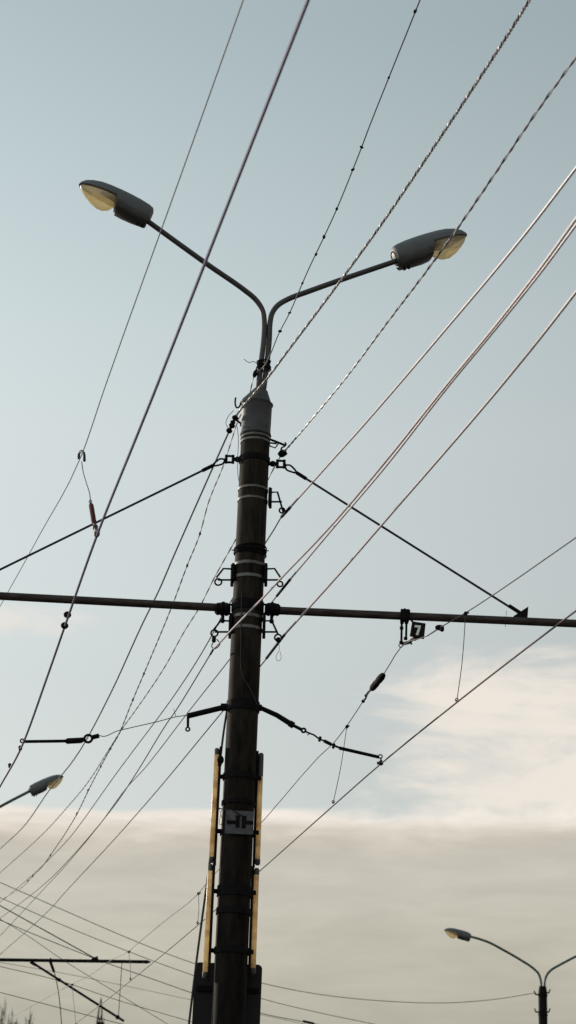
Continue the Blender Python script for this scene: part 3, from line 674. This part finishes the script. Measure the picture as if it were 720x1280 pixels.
# ------------------------------------------------------------------ far mast and trees
YM = 190.0; tp = at(126.5, 1247, YM); sp = 5.2 * YM / FPX / 2.6; hz = tp.z
t = thing('lattice_mast', V((tp.x, YM, 0)), 'far lattice mast tip poking up beside the slanting strut', 'mast')
b = MB()
for sx in (-1, 1):
    for sy in (-1, 1): b.tube([V((tp.x + sx * 2.0, YM + sy * 2.0, 0)), V((tp.x + sx * .14, YM + sy * .14, hz - 1.2)), V((tp.x, YM, hz))], [.09, .06, .04], 5)
build_each(b, 'leg', 'iron', t)
b = MB(); nn = 14
for i in range(nn):
    z1, z2 = (hz - 1.5) * i / nn, (hz - 1.5) * (i + 1) / nn
    f1 = 2.0 + (.17 - 2.0) * z1 / (hz - 1.2); f2 = 2.0 + (.17 - 2.0) * z2 / (hz - 1.2)
    for s_ in (-1, 1):
        b.tube([V((tp.x - f1, YM + s_ * f1, z1)), V((tp.x + f2, YM + s_ * f2, z2))], .035, 4); b.tube([V((tp.x + f1, YM + s_ * f1, z1)), V((tp.x - f2, YM + s_ * f2, z2))], .035, 4)
        b.tube([V((tp.x + s_ * f1, YM - f1, z1)), V((tp.x + s_ * f2, YM + f2, z2))], .035, 4)
b.build('bracing', 'iron', t)
b = MB(); c_ = at(126, 1276, YM); b.box(c_ + V((0, 0, -.3)), XDIR, YDIR, ZDIR, .34, .3, .16); b.tube([c_ + V((-.3, 0, -.3)), c_ + V((-.3, 0, .4))], .03, 5); b.tube([c_ + V((.28, 0, -.3)), c_ + V((.28, 0, .3))], .03, 5); b.build('antenna', 'iron', t)

def poplar(px, py, Y, seed, label):
    rnd = random.Random(seed); top = at(px, py, Y); h = top.z; x0 = top.x
    t = thing('poplar_tree', V((x0, Y, 0)), label, 'tree', 'far bare tree tops')
    b = MB(); b.tube([V((x0, Y, 0)), V((x0 + .2, Y, h * .35)), V((x0 - .1, Y, h * .7)), top], [.3, .2, .09, .02], 8)
    for i in range(48):
        z = h * rnd.uniform(.22, .97); a = rnd.uniform(0, 6.28); ln = (h - z) * .28 + rnd.uniform(.5, 1.3)
        p = V((x0, Y, z)); d = V((math.cos(a), math.sin(a), 0)); q = p + d * ln * .13 + V((0, 0, ln * .5)); e_ = q + d * ln * .03 + V((0, 0, ln * .6))
        b.tube([p, q, e_], [.035, .022, .01], 4)
        for k_ in range(3):
            s_ = q.lerp(e_, rnd.random()); b.tube([s_, s_ + V((rnd.uniform(-.15, .15), rnd.uniform(-.15, .15), rnd.uniform(.3, .8)))], [.022, .008], 3)
    b.build('trunk', 'hazed_bark', t)
    b = MB()
    for i in range(420):
        z = h * rnd.uniform(.3, .99); rr = ((h - z) * .05 + .16) * math.sqrt(rnd.random()); a = rnd.uniform(0, 6.28)
        c = V((x0 + rr * math.cos(a), Y + rr * math.sin(a), z)); u = V((rnd.uniform(-1, 1), rnd.uniform(-1, 1), rnd.uniform(-1, 1))).normalized(); w_ = u.orthogonal().normalized(); s_ = rnd.uniform(.05, .12)
        i0 = len(b.v); b.v += [c - u * s_, c + w_ * s_ * .6, c + u * s_, c - w_ * s_ * .6]; b.f.append((i0, i0 + 1, i0 + 2, i0 + 3))
    b.build('crown', 'leaf', t, smooth=False)
poplar(2, 1269, 150, 1, 'far slender tree top at the very bottom left corner')
poplar(12.5, 1274, 158, 2, 'lower far tree top second from the left edge')
poplar(20.5, 1275, 150, 3, 'shortest far tree top third from the left edge')
poplar(37, 1271, 154, 4, 'far tree top standing apart below the slanting strut')

# ------------------------------------------------------------------ world and sun
SUN_AZ = 50; SUN_EL = 13
w = bpy.data.worlds.new('World'); sc.world = w; w.use_nodes = True; nt = w.node_tree; N = nt.nodes; L = nt.links; N.clear()
def nd(t, **k):
    n = N.new(t)
    for a, v in k.items(): setattr(n, a, v)
    return n
def mt(op, a, b=None, c=None, clamp=False):
    n = nd('ShaderNodeMath', operation=op); n.use_clamp = clamp
    for i, v in enumerate((a, b, c)):
        if v is None: continue
        if isinstance(v, (int, float)): n.inputs[i].default_value = v
        else: L.new(v, n.inputs[i])
    return n.outputs[0]
def sstep(x, lo, hi):
    n = nd('ShaderNodeMapRange', interpolation_type='SMOOTHSTEP')
    L.new(x, n.inputs[0]); n.inputs[1].default_value = lo; n.inputs[2].default_value = hi; return n.outputs[0]
def mixc(f, a, b):
    n = nd('ShaderNodeMix', data_type='RGBA')
    if isinstance(f, (int, float)): n.inputs[0].default_value = f
    else: L.new(f, n.inputs[0])
    for i, v in ((6, a), (7, b)):
        if isinstance(v, tuple): n.inputs[i].default_value = (*v, 1)
        else: L.new(v, n.inputs[i])
    return n.outputs[2]
def ramp(x, els):
    n = nd('ShaderNodeValToRGB'); cr_ = n.color_ramp
    while len(cr_.elements) < len(els): cr_.elements.new(.5)
    for e, (p, c) in zip(cr_.elements, els): e.position = p; e.color = (*c, 1)
    L.new(x, n.inputs[0]); return n.outputs[0]
def lin(r, g_, b_): return tuple(((x / 255 + .055) / 1.055) ** 2.4 if x > 10 else x / 3294 for x in (r, g_, b_))
tc = nd('ShaderNodeTexCoord'); DV = tc.outputs['Generated']
sx = nd('ShaderNodeSeparateXYZ'); L.new(DV, sx.inputs[0]); dx, dy, dz = sx.outputs
def noise(vec, scale, detail, rough=.55, dist=0.0, sxyz=(1, 1, 1), loc=(0, 0, 0)):
    mp = nd('ShaderNodeMapping'); mp.inputs['Scale'].default_value = sxyz; mp.inputs['Location'].default_value = loc; L.new(vec, mp.inputs[0])
    n = nd('ShaderNodeTexNoise'); n.inputs['Scale'].default_value = scale; n.inputs['Detail'].default_value = detail; n.inputs['Roughness'].default_value = rough; n.inputs['Distortion'].default_value = dist
    L.new(mp.outputs[0], n.inputs['Vector']); return n.outputs['Fac']
sky = nd('ShaderNodeTexSky', sky_type='NISHITA'); sky.sun_disc = False; sky.sun_elevation = R(SUN_EL); sky.sun_rotation = R(-SUN_AZ); sky.dust_density = 2.0; sky.air_density = 1.0
sk = nd('ShaderNodeVectorMath', operation='SCALE'); L.new(sky.outputs[0], sk.inputs[0]); sk.inputs[3].default_value = .10
tilt = mt('SUBTRACT', dz, mt('MULTIPLY', dx, .041))            # level of the cloud deck
haze = ramp(dz, [(0.0, lin(196, 193, 182)), (.2, lin(206, 212, 208)), (.28, lin(203, 210, 209)), (.33, lin(204, 212, 212)), (.40, lin(203, 212, 213)), (.456, lin(195, 207, 209)), (.52, lin(182, 196, 199)), (.58, lin(169, 184, 188)), (.75, lin(158, 172, 178)), (1.0, lin(138, 152, 160))])
side = mt('MULTIPLY', mt('SUBTRACT', mt('MULTIPLY', dx, -1.0), 0.0), .85)
hz_ = nd('ShaderNodeVectorMath', operation='SCALE'); L.new(haze, hz_.inputs[0]); L.new(mt('ADD', 1.018, side), hz_.inputs[3])
base = mixc(.94, sk.outputs[0], hz_.outputs[0])
# thin bright cirrus to the right of the pole and a small one at left
n1 = noise(DV, 10, 8, .62, 1.0, (1, 1, 3.6), (.3, 0, .2)); n2 = noise(DV, 30, 6, .62, .6, (1, 1, 3.0))
nn_ = mt('ADD', mt('MULTIPLY', n1, .72), mt('MULTIPLY', n2, .28))
win = mt('MULTIPLY', mt('MULTIPLY', sstep(tilt, .20, .226), mt('SUBTRACT', 1.0, sstep(tilt, .27, .326))), sstep(dx, -.01, .10))
cir = sstep(mt('ADD', nn_, mt('MULTIPLY', mt('SUBTRACT', win, 1.0), .48)), .22, .56)
cir = mt('MULTIPLY', cir, .92)
base = mixc(cir, base, lin(241, 232, 221))
gl = mt('ADD', mt('POWER', mt('MULTIPLY', mt('ADD', dx, .150), 19.0), 2.0), mt('POWER', mt('MULTIPLY', mt('SUBTRACT', tilt, .3120), 125.0), 2.0))
wis = mt('MULTIPLY', sstep(mt('SUBTRACT', nn_, mt('MULTIPLY', gl, .15)), .27, .55), .8)
base = mixc(wis, base, lin(238, 230, 221))
# cloud deck near the horizon, bright upper rim
e1 = noise(DV, 14, 6, .55, .3, (1, 1, 2.0)); e2 = noise(DV, 60, 4, .6, .3, (1, 1, 1.6))
rag = mt('MULTIPLY', mt('SUBTRACT', e2, .5), mt('ADD', .003, mt('MULTIPLY', sstep(dx, .0, .10), .018)))
lvl = mt('ADD', tilt, mt('ADD', mt('MULTIPLY', mt('SUBTRACT', e1, .5), mt('ADD', .007, mt('MULTIPLY', sstep(dx, -.03, .06), .016))), rag))
soft = sstep(dx, -.01, .09)
deck = mt('SUBTRACT', 1.0, sstep(mt('DIVIDE', mt('SUBTRACT', lvl, mt('SUBTRACT', .2203, mt('MULTIPLY', soft, .007))), mt('ADD', .0036, mt('MULTIPLY', soft, .014))), 0.0, 1.0))
s1 = noise(DV, 7, 7, .6, .5, (1, 1, 4.5)); s2 = noise(DV, 18, 6, .6, .4, (1, 1, 5), (3, 1, 2))
st_ = mt('ADD', mt('MULTIPLY', mt('SUBTRACT', s1, .5), .02), mt('MULTIPLY', mt('SUBTRACT', s2, .5), .012))
dc = ramp(mt('ADD', mt('MULTIPLY', mt('ADD', tilt, st_), 4.0), 0.0), [(0.0, lin(166, 162, 148)), (.47, lin(180, 176, 161)), (.60, lin(191, 187, 172)), (.72, lin(197, 193, 180)), (.80, lin(199, 194, 181)), (.824, lin(207, 199, 186)), (.85, lin(225, 216, 203)), (.876, lin(244, 235, 224))])
mod = nd('ShaderNodeVectorMath', operation='SCALE'); L.new(dc, mod.inputs[0]); L.new(mt('ADD', .705, mt('MULTIPLY', mt('ADD', mt('MULTIPLY', s2, .55), mt('MULTIPLY', s1, .45)), .59)), mod.inputs[3])
plume = mt('MULTIPLY', mt('MULTIPLY', sstep(nn_, .46, .66), mt('MULTIPLY', soft, sstep(tilt, .203, .222))), .75)
dcol = mixc(plume, mod.outputs[0], lin(238, 229, 218))
base = mixc(mt('MULTIPLY', deck, .97), base, dcol)
# below the horizon: dull ground haze
base = mixc(sstep(dz, .0, -.05), base, (.10, .095, .085))
bg = nd('ShaderNodeBackground'); L.new(base, bg.inputs[0]); bg.inputs[1].default_value = 1.0
wo = nd('ShaderNodeOutputWorld'); L.new(bg.outputs[0], wo.inputs[0])
sl = bpy.data.lights.new('sun', 'SUN'); so = bpy.data.objects.new('sun', sl); COL.objects.link(so)
sl.energy = 3.2; sl.angle = R(.55); sl.color = (1, .89, .76)
dirv = V((-math.sin(R(SUN_AZ)) * math.cos(R(SUN_EL)), math.cos(R(SUN_AZ)) * math.cos(R(SUN_EL)), math.sin(R(SUN_EL))))
so.rotation_euler = dirv.to_track_quat('Z', 'Y').to_euler()
so.location = (-10, 5, 12)
sc.view_settings.view_transform = 'Standard'; sc.view_settings.look = 'None'; sc.view_settings.exposure = 0; sc.view_settings.gamma = 1
